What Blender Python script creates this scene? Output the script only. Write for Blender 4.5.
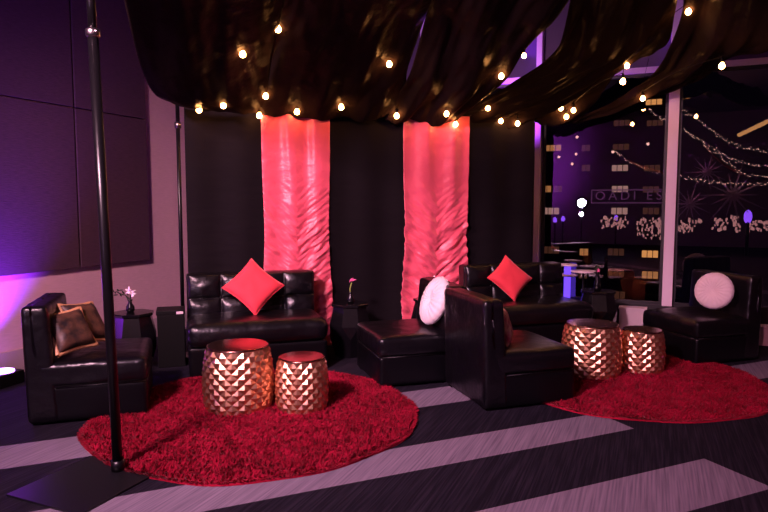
import bpy, bmesh, math, random
import numpy as np
from math import sin, cos, pi, radians, sqrt, atan2, tan
from mathutils import Vector, Matrix, noise
from mathutils.bvhtree import BVHTree

for o in list(bpy.data.objects):
    bpy.data.objects.remove(o)
scene = bpy.context.scene
C = scene.collection
random.seed(7)
rng = np.random.default_rng(7)

# ------------------------------------------------------------------ camera
F_PX = 620.0; EYE = 1.5; PITCH = radians(4.7); YAW = radians(23.2)
cam_d = bpy.data.cameras.new('camera'); cam_d.sensor_width = 36; cam_d.lens = 36*F_PX/768
cam_d.clip_end = 400
cam = bpy.data.objects.new('camera', cam_d); C.objects.link(cam)
cam.location = (0, 0, EYE); cam.rotation_euler = (pi/2-PITCH, 0, YAW)
scene.camera = cam

# ------------------------------------------------------------------ exposure, world
vs = scene.view_settings
scene.display_settings.display_device = 'sRGB'
vs.view_transform = 'Standard'; vs.look = 'None'; vs.exposure = 0.0; vs.gamma = 1.0; vs.use_curve_mapping = False
w = bpy.data.worlds.new('night'); scene.world = w; w.use_nodes = True
w.node_tree.nodes['Background'].inputs[0].default_value = (0.012, 0.006, 0.02, 1)
w.node_tree.nodes['Background'].inputs[1].default_value = 0.12

# ------------------------------------------------------------------ room frames
WALL_X = -5.155; WIN_Y = 8.12; CEIL = 4.8
DIAG = radians(41.0); CA, SA = cos(DIAG), sin(DIAG)
def ab(a, b, z=0.0):            # the lounge is set out diagonally: a runs along the drapes, b towards them
    return Vector((a*CA-b*SA, a*SA+b*CA, z))
def ray(px, py):
    x = (px-384)/F_PX; y = -(py-256)/F_PX
    f = cos(PITCH)+y*sin(PITCH); u = -sin(PITCH)+y*cos(PITCH)
    return Vector((x*cos(YAW)-f*sin(YAW), x*sin(YAW)+f*cos(YAW), u))
EYEV = Vector((0, 0, EYE))
def at_y(px, py, y):
    d = ray(px, py); return EYEV+d*(y/d.y)
def at_b(px, py, b):
    d = ray(px, py); db = -d.x*SA+d.y*CA; return EYEV+d*(b/db)

# ------------------------------------------------------------------ lights
def area(name, loc, target, size, power, color, size_y=None, spread=None):
    l = bpy.data.lights.new(name, 'AREA'); l.energy = power; l.color = color; l.size = size
    if size_y: l.shape = 'RECTANGLE'; l.size_y = size_y
    if spread: l.spread = spread
    o = bpy.data.objects.new(name, l); C.objects.link(o); o.location = loc
    o.rotation_euler = (Vector(target)-Vector(loc)).to_track_quat('-Z', 'Y').to_euler()
    return o
def spot(name, loc, target, power, color, angle, blend=0.6, radius=0.05):
    l = bpy.data.lights.new(name, 'SPOT'); l.energy = power; l.color = color
    l.spot_size = radians(angle); l.spot_blend = blend; l.shadow_soft_size = radius
    o = bpy.data.objects.new(name, l); C.objects.link(o); o.location = loc
    o.rotation_euler = (Vector(target)-Vector(loc)).to_track_quat('-Z', 'Y').to_euler()
    return o
area('stage_wash', (-2.3, -0.9, 4.05), (-2.3, 4.6, 0.5), 0.55, 130, (1.0, 0.52, 0.68), spread=radians(75))
spot('drape_fill', (-4.3, 0.6, 3.9), (-3.1, 5.9, 1.2), 800, (1.0, 0.52, 0.60), 48, 0.9, 0.12)  # unseen spot added to brighten the drapes and bring out their folds
spot('wall_fill', (-2.0, -1.5, 4.1), (-5.1, 5.4, 0.9), 480, (1.0, 0.50, 0.55), 30, 0.9, 0.12)  # added fill, no fixture: lifts the left wall
spot('floor_wash', (-0.9, -0.8, 4.3), (-1.2, 3.2, 0.0), 190, (0.80, 0.50, 1.0), 60, 0.9, 0.25)
spot('violet_uplight', (-4.80, 3.30, 0.14), (-5.16, 3.34, 1.3), 620, (0.21, 0.02, 1.0), 88, 1.0, 0.05)
spot('violet_window_uplight', (-2.0, 7.75, 2.2), (-1.6, 8.2, 4.2), 300, (0.40, 0.04, 1.0), 150, 0.8, 0.05)
spot('violet_rear_wall', (-3.5, -5.0, 2.5), (-5.5, -9.0, 3.4), 1500, (0.5, 0.06, 0.9), 100, 0.9, 0.2)

# ------------------------------------------------------------------ materials
def mat(name, col, rough=0.5, metal=0.0, emit=None, es=0.0, spec=0.5, sheen=0.0, coat=0.0, bump=None, var=None):
    """bump=(scale_xyz, noise_scale, strength, distance); var=(scale_xyz, noise_scale, colour2)"""
    m = bpy.data.materials.new(name); m.use_nodes = True
    nt = m.node_tree; p = nt.nodes['Principled BSDF']
    p.inputs['Base Color'].default_value = (*col, 1); p.inputs['Roughness'].default_value = rough
    p.inputs['Metallic'].default_value = metal; p.inputs['Specular IOR Level'].default_value = spec
    p.inputs['Sheen Weight'].default_value = sheen; p.inputs['Sheen Roughness'].default_value = 0.4
    p.inputs['Coat Weight'].default_value = coat
    if emit:
        p.inputs['Emission Color'].default_value = (*emit, 1); p.inputs['Emission Strength'].default_value = es
    tc = nt.nodes.new('ShaderNodeTexCoord')
    def nz(sc, ns):
        mp = nt.nodes.new('ShaderNodeMapping'); mp.inputs['Scale'].default_value = sc
        nt.links.new(tc.outputs['Object'], mp.inputs['Vector'])
        n = nt.nodes.new('ShaderNodeTexNoise'); n.inputs['Scale'].default_value = ns; n.inputs['Detail'].default_value = 4
        nt.links.new(mp.outputs[0], n.inputs['Vector']); return n
    if bump:
        n = nz(bump[0], bump[1]); b = nt.nodes.new('ShaderNodeBump')
        b.inputs['Strength'].default_value = bump[2]; b.inputs['Distance'].default_value = bump[3]
        nt.links.new(n.outputs['Fac'], b.inputs['Height']); nt.links.new(b.outputs[0], p.inputs['Normal'])
    if var:
        n = nz(var[0], var[1]); r = nt.nodes.new('ShaderNodeValToRGB')
        r.color_ramp.elements[0].position = 0.35; r.color_ramp.elements[1].position = 0.65
        r.color_ramp.elements[0].color = (*col, 1); r.color_ramp.elements[1].color = (*var[2], 1)
        nt.links.new(n.outputs['Fac'], r.inputs[0]); nt.links.new(r.outputs[0], p.inputs['Base Color'])
    return m
def emis(name, col, s):
    m = bpy.data.materials.new(name); m.use_nodes = True; nt = m.node_tree
    nt.nodes.remove(nt.nodes['Principled BSDF']); e = nt.nodes.new('ShaderNodeEmission')
    e.inputs[0].default_value = (*col, 1); e.inputs[1].default_value = s
    nt.links.new(e.outputs[0], nt.nodes['Material Output'].inputs[0]); return m

M = {}
M['leather'] = mat('black_leather', (0.003, 0.0025, 0.004), 0.31, spec=0.5, bump=((1, 1, 1), 7, 0.5, 0.03))
M['leather_base'] = mat('black_leather_base', (0.002, 0.0018, 0.003), 0.36, spec=0.28, bump=((1, 1, 1), 6, 0.25, 0.015))
M['black_satin'] = mat('black_satin', (0.016, 0.010, 0.0095), 0.30, spec=0.5, bump=((1, 1, 1), 4, 0.5, 0.05))
M['black_satin'].node_tree.nodes['Principled BSDF'].inputs['IOR'].default_value = 1.055
M['black_drape'] = mat('black_drape', (0.0065, 0.0045, 0.0065), 0.8, spec=0.1, sheen=0.02, bump=((1, 1, 4), 3, 0.3, 0.03))
M['red_satin'] = mat('red_satin', (0.84, 0.11, 0.18), 0.40, spec=0.6, sheen=0.5, bump=((1, 1, 1.8), 7, 0.4, 0.03))
M['red_cloth'] = mat('red_cushion_cloth', (0.75, 0.035, 0.06), 0.8, sheen=0.3, bump=((1, 1, 1), 250, 0.3, 0.002))
M['rug'] = mat('red_shag', (0.20, 0.002, 0.014), 0.85, spec=0.1, sheen=0.1, var=((1, 1, 1), 6, (0.33, 0.005, 0.030)))
M['gold'] = mat('hammered_gold', (0.88, 0.50, 0.31), 0.36, metal=1.0)
M['bronze_top'] = mat('bronze_top', (0.42, 0.20, 0.15), 0.22, metal=1.0, bump=((1, 1, 1), 30, 0.08, 0.005))
M['black_metal'] = mat('black_metal', (0.004, 0.0035, 0.0045), 0.3, spec=0.35)
M['black_plate'] = mat('black_plate', (0.006, 0.006, 0.008), 0.35)
M['black_gloss'] = mat('black_faceted_resin', (0.004, 0.0035, 0.005), 0.2, spec=0.5)
M['black_plain'] = mat('black_matt', (0.003, 0.003, 0.0035), 0.5, spec=0.2)
M['chrome'] = mat('worn_steel', (0.35, 0.32, 0.32), 0.3, metal=1.0)
M['wall'] = mat('woven_wallcovering', (0.76, 0.47, 0.54), 0.85, bump=((1, 6, 1), 60, 0.25, 0.003), var=((1, 1, 8), 12, (0.70, 0.43, 0.49)))
M['panel'] = mat('aubergine_panel', (0.060, 0.026, 0.045), 0.7, bump=((1, 2, 14), 9, 0.5, 0.006), var=((1, 1.5, 16), 9, (0.085, 0.036, 0.062)))
M['base_trim'] = mat('pale_skirting', (0.50, 0.36, 0.40), 0.6)
M['mullion'] = mat('pale_aluminium', (0.82, 0.66, 0.80), 0.4)
M['dark_frame'] = mat('dark_frame', (0.02, 0.018, 0.022), 0.4)
M['mirrored_violet'] = mat('mirrored_violet', (0.10, 0.045, 0.20), 0.6)  # violet ceiling reflection put into the base colour
M['ceiling'] = mat('ceiling', (0.10, 0.08, 0.10), 0.9)
M['rear'] = mat('rear_wall', (0.35, 0.28, 0.34), 0.8)
M['white_velvet'] = mat('white_velvet', (0.80, 0.66, 0.68), 0.7, sheen=0.6)
M['bulb'] = emis('warm_filament_glass', (1.0, 0.39, 0.11), 85)
M['violet_glow'] = emis('violet_led', (0.45, 0.15, 1.0), 14)
M['white_petal'] = mat('white_petal', (0.85, 0.70, 0.78), 0.6)
M['pink_petal'] = mat('pink_petal', (0.75, 0.12, 0.35), 0.6)
M['leaf'] = mat('dark_leaf', (0.015, 0.03, 0.012), 0.6)
M['green_stem'] = mat('green_stem', (0.25, 0.32, 0.06), 0.6)
M['white_box'] = mat('pale_laminate', (0.66, 0.52, 0.58), 0.5)
M['gold_cloth'] = mat('gold_brocade', (0.03, 0.014, 0.012), 0.42, spec=0.6, var=((1, 1, 1), 16, (0.50, 0.26, 0.12)), bump=((1, 1, 1), 60, 0.5, 0.006))
M['dark_brocade'] = mat('dark_brocade', (0.015, 0.010, 0.012), 0.5, var=((1, 1, 1), 14, (0.10, 0.045, 0.028)), bump=((1, 1, 1), 60, 0.5, 0.006))
M['burg_cloth'] = mat('burgundy_brocade', (0.42, 0.03, 0.08), 0.5, var=((1, 1, 1), 22, (0.75, 0.45, 0.28)), bump=((1, 1, 1), 60, 0.5, 0.006))
M['gold_piping'] = mat('gold_trim', (0.62, 0.33, 0.16), 0.4, spec=0.6, bump=((1, 1, 1), 60, 0.6, 0.008))

def glass_mat():
    m = bpy.data.materials.new('tinted_window_glass'); m.use_nodes = True; nt = m.node_tree
    nt.nodes.remove(nt.nodes['Principled BSDF'])
    t = nt.nodes.new('ShaderNodeBsdfTransparent'); t.inputs[0].default_value = (0.72, 0.70, 0.76, 1)
    g = nt.nodes.new('ShaderNodeBsdfGlossy'); g.inputs['Roughness'].default_value = 0.0
    mx = nt.nodes.new('ShaderNodeMixShader'); mx.inputs[0].default_value = 0.22
    nt.links.new(t.outputs[0], mx.inputs[1]); nt.links.new(g.outputs[0], mx.inputs[2])
    nt.links.new(mx.outputs[0], nt.nodes['Material Output'].inputs[0]); return m
M['glass'] = glass_mat()

def carpet_mat():
    m = bpy.data.materials.new('striped_carpet'); m.use_nodes = True; nt = m.node_tree
    N = nt.nodes; L = nt.links; p = N['Principled BSDF']; p.inputs['Roughness'].default_value = 0.9
    p.inputs['Specular IOR Level'].default_value = 0.15
    tc = N.new('ShaderNodeTexCoord'); rot = N.new('ShaderNodeMapping'); rot.vector_type = 'TEXTURE'
    rot.inputs['Rotation'].default_value = (0, 0, radians(47)); L.new(tc.outputs['Object'], rot.inputs[0])
    s = N.new('ShaderNodeSeparateXYZ'); L.new(rot.outputs[0], s.inputs[0])
    def mth(op, a, b=None):
        n = N.new('ShaderNodeMath'); n.operation = op
        for i, v in enumerate((a, b)):
            if v is None: continue
            if isinstance(v, (int, float)): n.inputs[i].default_value = v
            else: L.new(v, n.inputs[i])
        return n.outputs[0]
    U, V = s.outputs[0], s.outputs[1]
    tot = None
    for lo, hi, ulo, uhi in ((2.08, 2.50, -9, 3.18), (3.04, 3.38, -9, 3.18), (4.01, 4.40, -9, 3.18),
                             (1.1, 1.5, 3.6, 12), (2.55, 2.95, 5.2, 12), (3.5, 3.9, 4.6, 12), (4.5, 4.9, 5.2, 12), (0.1, 0.5, -9, 3.18)):
        k = mth('MULTIPLY', mth('MULTIPLY', mth('GREATER_THAN', V, lo), mth('LESS_THAN', V, hi)),
                mth('MULTIPLY', mth('GREATER_THAN', U, ulo), mth('LESS_THAN', U, uhi)))
        tot = k if tot is None else mth('ADD', tot, k)
    # fine broken threads across the pile
    mp = N.new('ShaderNodeMapping'); mp.inputs['Rotation'].default_value = (0, 0, radians(-12)); mp.inputs['Scale'].default_value = (90, 2.2, 1)
    L.new(tc.outputs['Object'], mp.inputs[0])
    n = N.new('ShaderNodeTexNoise'); n.inputs['Scale'].default_value = 1.0; n.inputs['Detail'].default_value = 3; L.new(mp.outputs[0], n.inputs[0])
    r1 = N.new('ShaderNodeValToRGB'); r1.color_ramp.elements[0].position = .42; r1.color_ramp.elements[1].position = .72
    r1.color_ramp.elements[0].color = (0.004, 0.003, 0.008, 1); r1.color_ramp.elements[1].color = (0.022, 0.017, 0.030, 1)
    r2 = N.new('ShaderNodeValToRGB'); r2.color_ramp.elements[0].position = .3; r2.color_ramp.elements[1].position = .7
    r2.color_ramp.elements[0].color = (0.13, 0.105, 0.145, 1); r2.color_ramp.elements[1].color = (0.24, 0.19, 0.25, 1)
    L.new(n.outputs['Fac'], r1.inputs[0]); L.new(n.outputs['Fac'], r2.inputs[0])
    mix = N.new('ShaderNodeMix'); mix.data_type = 'RGBA'; L.new(tot, mix.inputs[0])
    L.new(r1.outputs[0], mix.inputs[6]); L.new(r2.outputs[0], mix.inputs[7]); L.new(mix.outputs[2], p.inputs['Base Color'])
    b = N.new('ShaderNodeBump'); b.inputs['Strength'].default_value = .4; b.inputs['Distance'].default_value = .004
    L.new(n.outputs['Fac'], b.inputs['Height']); L.new(b.outputs[0], p.inputs['Normal'])
    return m
M['carpet'] = carpet_mat()

# ------------------------------------------------------------------ mesh helpers
def obj(name, bm, m, parent=None, loc=(0, 0, 0), rot=(0, 0, 0), smooth=True):
    if isinstance(bm, bmesh.types.BMesh):
        me = bpy.data.meshes.new(name); bm.to_mesh(me); bm.free()
    else: me = bm
    if m is not None: me.materials.append(M[m] if isinstance(m, str) else m)
    if smooth: me.shade_smooth()
    o = bpy.data.objects.new(name, me); C.objects.link(o); o.location = loc; o.rotation_euler = rot
    if parent: o.parent = parent
    return o
def tag(o, label, cat, group=None):
    o['label'] = label; o['category'] = cat
    if group: o['group'] = group
    return o
def thing(name, label, cat, loc=(0, 0, 0), rz=0.0, group=None, rot=None):
    o = bpy.data.objects.new(name, None); C.objects.link(o); o.empty_display_size = 0.1
    o.location = loc; o.rotation_euler = rot if rot else (0, 0, rz); return tag(o, label, cat, group)
def struct(name, bm, m, smooth=False, **k):
    o = obj(name, bm, m, smooth=smooth, **k); o['kind'] = 'structure'; return o
def box(bm, x0, x1, y0, y1, z0, z1):
    v = [bm.verts.new((x, y, z)) for z in (z0, z1) for y in (y0, y1) for x in (x0, x1)]
    for f in ((0, 2, 3, 1), (4, 5, 7, 6), (0, 1, 5, 4), (2, 6, 7, 3), (1, 3, 7, 5), (0, 4, 6, 2)):
        bm.faces.new([v[i] for i in f])
    return bm
def bx(*a): return box(bmesh.new(), *a)
def bevel(bm, r, seg=3):
    bmesh.ops.bevel(bm, geom=list(bm.edges), offset=r, segments=seg, profile=0.7, affect='EDGES'); return bm
def rbox(x0, x1, y0, y1, z0, z1, r=0.03, n=14, puff=0.0, fn=None, wr=0.0, seed=0):
    """soft upholstered block: rounded edges, puffed top and slight creasing"""
    bm = bmesh.new(); bmesh.ops.create_cube(bm, size=2)
    bmesh.ops.subdivide_edges(bm, edges=list(bm.edges), cuts=n, use_grid_fill=True)
    c = Vector(((x0+x1)/2, (y0+y1)/2, (z0+z1)/2)); h = Vector(((x1-x0)/2, (y1-y0)/2, (z1-z0)/2))
    r = min(r, *[v*0.95 for v in h])
    for v in bm.verts:
        u = v.co.copy()
        # crowd the loops towards the edges
        u = Vector([math.copysign(1-(1-abs(t))**1.5, t) for t in u])
        p = Vector([u[i]*h[i] for i in range(3)])
        q = Vector([max(-(h[i]-r), min(h[i]-r, p[i])) for i in range(3)])
        d = p-q
        if d.length > 1e-9: p = q+d.normalized()*r
        e = [p[i]/h[i] for i in range(3)]
        if puff:
            p.z += puff*max(0, e[2])*(1-e[0]**4)*(1-e[1]**4)
            p.x += puff*.5*e[0]*(1-e[1]**4)*(1-e[2]**2) ; p.y += puff*.5*e[1]*(1-e[0]**4)*(1-e[2]**2)
        p += c
        if wr:
            nv = noise.noise(Vector((p.x*5+seed, p.y*9, p.z*12+seed)))
            p += (p-c).normalized()*wr*nv
        if fn: p = fn(p)
        v.co = p
    return bm
def tube(bm, pts, r, n=10, cap=True):
    pts = [Vector(p) for p in pts]; rings = []
    rs = r if isinstance(r, (list, tuple)) else [r]*len(pts)
    for i, p in enumerate(pts):
        t = (pts[min(i+1, len(pts)-1)]-pts[max(i-1, 0)]).normalized()
        up = Vector((0, 0, 1)) if abs(t.z) < 0.9 else Vector((1, 0, 0))
        s = t.cross(up).normalized(); q = s.cross(t)
        rings.append([bm.verts.new(p+(s*cos(2*pi*k/n)+q*sin(2*pi*k/n))*rs[i]) for k in range(n)])
    for a, b in zip(rings, rings[1:]):
        for k in range(n): bm.faces.new((a[k], a[(k+1) % n], b[(k+1) % n], b[k]))
    if cap: bm.faces.new(rings[0][::-1]); bm.faces.new(rings[-1])
    bmesh.ops.recalc_face_normals(bm, faces=bm.faces); return bm
def lathe(bm, prof, n=32, c=(0, 0, 0)):
    rings = []
    for r, z in prof:
        rings.append([bm.verts.new((c[0]+r*cos(2*pi*k/n), c[1]+r*sin(2*pi*k/n), c[2]+z)) for k in range(n)])
    for a, b in zip(rings, rings[1:]):
        for k in range(n): bm.faces.new((a[k], a[(k+1) % n], b[(k+1) % n], b[k]))
    bm.faces.new(rings[0][::-1]); bm.faces.new(rings[-1]); return bm
def ball(bm, c, r, sc=(1, 1, 1), seg=12, ring=8, rot=None):
    g = bmesh.ops.create_uvsphere(bm, u_segments=seg, v_segments=ring, radius=r)
    m = Matrix.Diagonal((*sc, 1))
    if rot: m = rot.to_4x4() @ m
    bmesh.ops.transform(bm, matrix=Matrix.Translation(c) @ m, verts=g['verts']); return bm
def grid_mesh(pts, thick=0.0):
    """pts: rows of Vectors -> sheet, with real thickness"""
    bm = bmesh.new(); vs_ = [[bm.verts.new(p) for p in row] for row in pts]
    for a, b in zip(vs_, vs_[1:]):
        for k in range(len(a)-1): bm.faces.new((a[k], a[k+1], b[k+1], b[k]))
    if thick:
        bmesh.ops.recalc_face_normals(bm, faces=bm.faces)
        bmesh.ops.solidify(bm, geom=list(bm.faces), thickness=thick)
    return bm

# ------------------------------------------------------------------ the room shell
struct('floor', bx(-5.3, 7.1, -9.1, 8.3, -0.1, 0), 'carpet')
struct('ceiling', bx(-5.3, 7.1, -9.1, 8.3, CEIL, CEIL+0.1), 'ceiling')
struct('wall_left', bx(WALL_X-0.15, WALL_X, -9.1, 8.3, 0, CEIL), 'wall')
struct('wall_right', bx(7.0, 7.15, -9.1, 8.3, 0, CEIL), 'rear')
struct('wall_rear', bx(WALL_X, 7.0, -9.15, -9.0, 0, CEIL), 'rear')
struct('baseboard_left', bevel(bx(WALL_X, WALL_X+0.018, -9, 8.0, 0, 0.215), 0.004, 2), 'base_trim')
struct('upper_glass_panel', bx(WALL_X, 7.0, WIN_Y+0.07, WIN_Y+0.16, 3.13, CEIL), 'mirrored_violet')  # solid panel in place of upper glass mirroring the violet ceiling
struct('trim_1', bx(WALL_X, 7.0, WIN_Y-0.02, WIN_Y+0.12, 0.0, 0.30), 'dark_frame')
struct('trim_2', bevel(bx(WALL_X, 7.0, WIN_Y-0.03, WIN_Y+0.1, 3.055, 3.125), 0.006, 2), 'mullion')
mx_ = [-4.39, -2.86, -1.335, 0.215, 1.76, 3.30, 4.85, 6.4]
for i, x in enumerate(mx_):
    wd = 0.035 if i == 2 else 0.055
    struct('trim_%d' % (i+3), bevel(bx(x-wd, x+wd, WIN_Y-0.09, WIN_Y+0.1, 0.3, CEIL), 0.006, 2), 'mullion')
edges = [WALL_X]+mx_+[7.0]
for i in range(len(edges)-1):
    x0, x1 = edges[i]+0.055, edges[i+1]-0.055
    if i == 0: x0 = edges[i]
    e = bpy.data.objects.new('window_%d' % (i+1), None); C.objects.link(e); e['kind'] = 'structure'
    bm = bmesh.new(); t = 0.035
    for q in ((x0, x0+t, 0.3, 3.055), (x1-t, x1, 0.3, 3.055), (x0+t, x1-t, 0.3, 0.3+t), (x0+t, x1-t, 3.055-t, 3.055)):
        box(bm, q[0], q[1], WIN_Y-0.01, WIN_Y+0.05, q[2], q[3])
    obj('window_frame', bm, 'dark_frame', e, smooth=False)
    g = bmesh.new(); vv = [g.verts.new(p) for p in ((x0+t, WIN_Y+.02, .3+t), (x1-t, WIN_Y+.02, .3+t), (x1-t, WIN_Y+.02, 3.055-t), (x0+t, WIN_Y+.02, 3.055-t))]
    g.faces.new(vv); obj('window_pane', g, 'glass', e, smooth=False)

# acoustic wall panels
pan = [('lower dark aubergine wall panel nearest the drapes', 4.39, 5.30, 0.89, 2.425),
       ('lower dark aubergine wall panel above the glowing violet corner', 2.55, 4.37, 0.89, 2.425),
       ('upper dark aubergine wall panel nearest the drapes', 4.39, 5.30, 2.435, 4.2),
       ('upper dark aubergine wall panel on the far left, over the horizontal joint', 2.55, 4.37, 2.435, 4.2)]
for lb, y0, y1, z0, z1 in pan:
    tag(obj('acoustic_panel', bevel(bx(WALL_X+0.003, WALL_X+0.05, y0, y1, z0, z1), 0.006, 2), 'panel', smooth=False), lb, 'wall panel', 'acoustic panels on the left wall')

# glowing pedestal tables between the right sofa and the window
glow_col = emis('violet_acrylic_glow', (0.16, 0.06, 1.0), 1.5)
for lb, px, tops, rr in (('small table with two white round tiers on a glowing violet column, by the window', 567.5, ((264, .115), (274, .13)), .04),
                         ('small white round topped table beside the glowing violet column', 583.5, ((270.5, .15),), .012)):
    tp = [(at_y(px, py, 7.85).z, q) for py, q in tops]; p = at_y(px, 270, 7.85)
    t = thing('pedestal_table', lb, 'table', (p.x, 7.85, 0), 0)
    for z, q in tp:
        bm = bmesh.new(); lathe(bm, [(q-.008, z-.022), (q, z-.016), (q, z-.004), (q-.006, z)], 36); obj('table_top', bm, 'white_box', t)
    bm = bmesh.new(); lathe(bm, [(rr, 0.02), (rr, tp[0][0]-.022)], 24); obj('column', bm, glow_col if rr > .03 else M['black_metal'], t)
    bm = bmesh.new(); lathe(bm, [(0.13, 0), (0.13, 0.012), (0.12, 0.02)], 32); obj('base', bm, 'black_metal', t)

# pale low boxes by the window
for lb, p0, p1, z1 in (('small pale low box by the window behind the smaller right drum table', at_y(619, 320, 7.85), at_y(646, 320, 7.85), 0.285),
                       ('pale low box at the right edge behind the armchair', at_y(757, 330, 7.6), at_y(800, 330, 7.6), 0.21)):
    t = thing('heater_box', lb, 'box', ((p0.x+p1.x)/2, p0.y, 0), 0)
    hw = (p1.x-p0.x)/2
    obj('housing', bevel(bx(-hw, hw, 0, 0.14, 0, z1-0.02), 0.006, 2), 'white_box', t, smooth=False)
    obj('top_plate', bevel(bx(-hw-0.01, hw+0.01, -0.012, 0.15, z1-0.02, z1), 0.004, 2), 'white_box', t, smooth=False)

# ------------------------------------------------------------------ drapes
TOPZ = 2.48; BD = 6.40
def acoord(px): 
    p = at_b(px, 112, BD); return p.x*CA+p.y*SA
def drape(name, a0, a1, m, label, group, b=BD, kind='black', seed=0):
    nx, nz = (70, 190) if kind == 'red' else (60, 110)
    rows = []
    for j in range(nz+1):
        z = 0.015+(TOPZ-0.015)*j/nz; tz = z/TOPZ; row = []
        for i in range(nx+1):
            s = i/nx; a = a0+(a1-a0)*s
            if kind == 'red':
                # held in a little at 45 % height, spread again below
                pinch = 1-0.05*math.exp(-((z-1.25)/0.5)**2)+0.05*math.exp(-((z-0.5)/0.3)**2)
                a = (a0+a1)/2+(a-(a0+a1)/2)*pinch
                d = 0.018*sin(s*2*pi*2.5+seed)*(0.5+0.5*tz)+0.02*math.exp(-((s-0.42-0.06*sin(z*2))/0.05)**2)*max(0, tz-0.55)*2
                d += 0.02*math.exp(-((s-0.75)/0.05)**2)*max(0, tz-0.6)*2
                k = max(0.0, min(1.0, (1.8-z)/0.6))           # crinkled below
                v = Vector((a*6+seed*7, z*22-abs(s-0.5)*12, seed))
                d += k*0.030*noise.noise(v)+k*0.018*noise.noise(v*2.1)+k*0.02*noise.noise(v*.4)
                d += 0.002*noise.noise(Vector((a*3, z*14, seed+5)))+0.012*noise.noise(Vector((a*7, z*1.6, seed+5)))
                ed = min(s, 1-s)
                if ed < 0.08: d += 0.012*(1-ed/0.08)*noise.noise(Vector((seed+s*3, z*11, 2)))
            else:
                d = 0.014*sin(s*2*pi*(a1-a0)*2.2+seed)+0.010*noise.noise(Vector((a*2, z*3, seed)))
                d += 0.02*noise.noise(Vector((a*1.2+seed, z*1.0+a*1.5, 3)))
            row.append(ab(a, b-d, z))
        rows.append(row)
    return tag(obj(name, grid_mesh(rows, 0.003), m), label, 'drape', group)
xs = [acoord(x) for x in (184, 262, 328, 402.5, 467.5, 534.5)]
drape('red_drape', xs[1]-0.02, xs[2]+0.01, 'red_satin', 'left shiny red satin drape behind the sofa with the four-tuft back', 'red satin drapes', b=BD-0.05, kind='red', seed=1)
drape('red_drape', xs[3]-0.01, xs[4]+0.01, 'red_satin', 'right shiny red satin drape rising behind the white round pillow', 'red satin drapes', b=BD-0.05, kind='red', seed=2.6)
drape('black_drape', xs[0], xs[1]+0.03, 'black_drape', 'leftmost black drape beside the pale wall and stand', 'black drapes', seed=.4)
drape('black_drape', xs[2]-0.03, xs[3]+0.03, 'black_drape', 'middle black drape between the two red drapes', 'black drapes', seed=1.9)
drape('black_drape', xs[4]-0.03, xs[5], 'black_drape', 'right black drape next to the window', 'black drapes', seed=3.1)
# stand that carries them
t = thing('drape_stand', 'thin black upright stand at the left end of the drapes', 'stand', ab(xs[0]-0.06, BD, 0))
obj('upright', tube(bmesh.new(), [(0, 0, 0.012), (0, 0, 2.52)], 0.019, 14), 'black_metal', t)
obj('collar', tube(bmesh.new(), [(0, 0, 2.24), (0, 0, 2.30)], 0.03, 14), 'chrome', t)
obj('base_plate', bevel(bx(-0.14, 0.14, -0.12, 0.12, 0, 0.012), 0.003, 2), 'black_plate', t, rot=(0, 0, DIAG), smooth=False)
L_ = xs[5]-xs[0]+0.1
obj('crossbar', tube(bmesh.new(), [(0, 0, 2.50), (L_*CA, L_*SA, 2.50)], 0.016, 10), 'black_metal', t)

# foreground drape stand
t = thing('drape_stand', 'tall black pole on a flat square plate in the left foreground', 'stand', (-2.75, 2.40, 0))
obj('base_plate', bevel(bx(-0.26, 0.265, -0.33, 0.21, 0, 0.012), 0.003, 2), 'black_plate', t, smooth=False)
top = at_y(88.5, -40, 2.42)-Vector((-2.75, 2.40, 0))
bot = Vector((0.04, 0.12, 0.012))
dirv = (top-bot)
split = bot+dirv*0.868
obj('pole', tube(bmesh.new(), [bot, split], 0.027, 20), 'black_metal', t)
obj('extension_pole', tube(bmesh.new(), [split, bot+dirv*1.0], 0.022, 20), 'black_metal', t)
cl = obj('collar', tube(bmesh.new(), [split-dirv*0.008, split-dirv*0.004, split+dirv*0.006, split+dirv*0.009], [0.028, 0.036, 0.036, 0.026], 20), 'chrome', t)
obj('clamp_knob', tube(bmesh.new(), [split+Vector((0.02, -0.01, 0)), split+Vector((0.062, -0.03, -0.004))], [0.007, 0.012], 10), 'chrome', cl)
sk = obj('socket', tube(bmesh.new(), [bot, bot+dirv.normalized()*0.06], 0.036, 18), 'black_metal', t)

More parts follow.
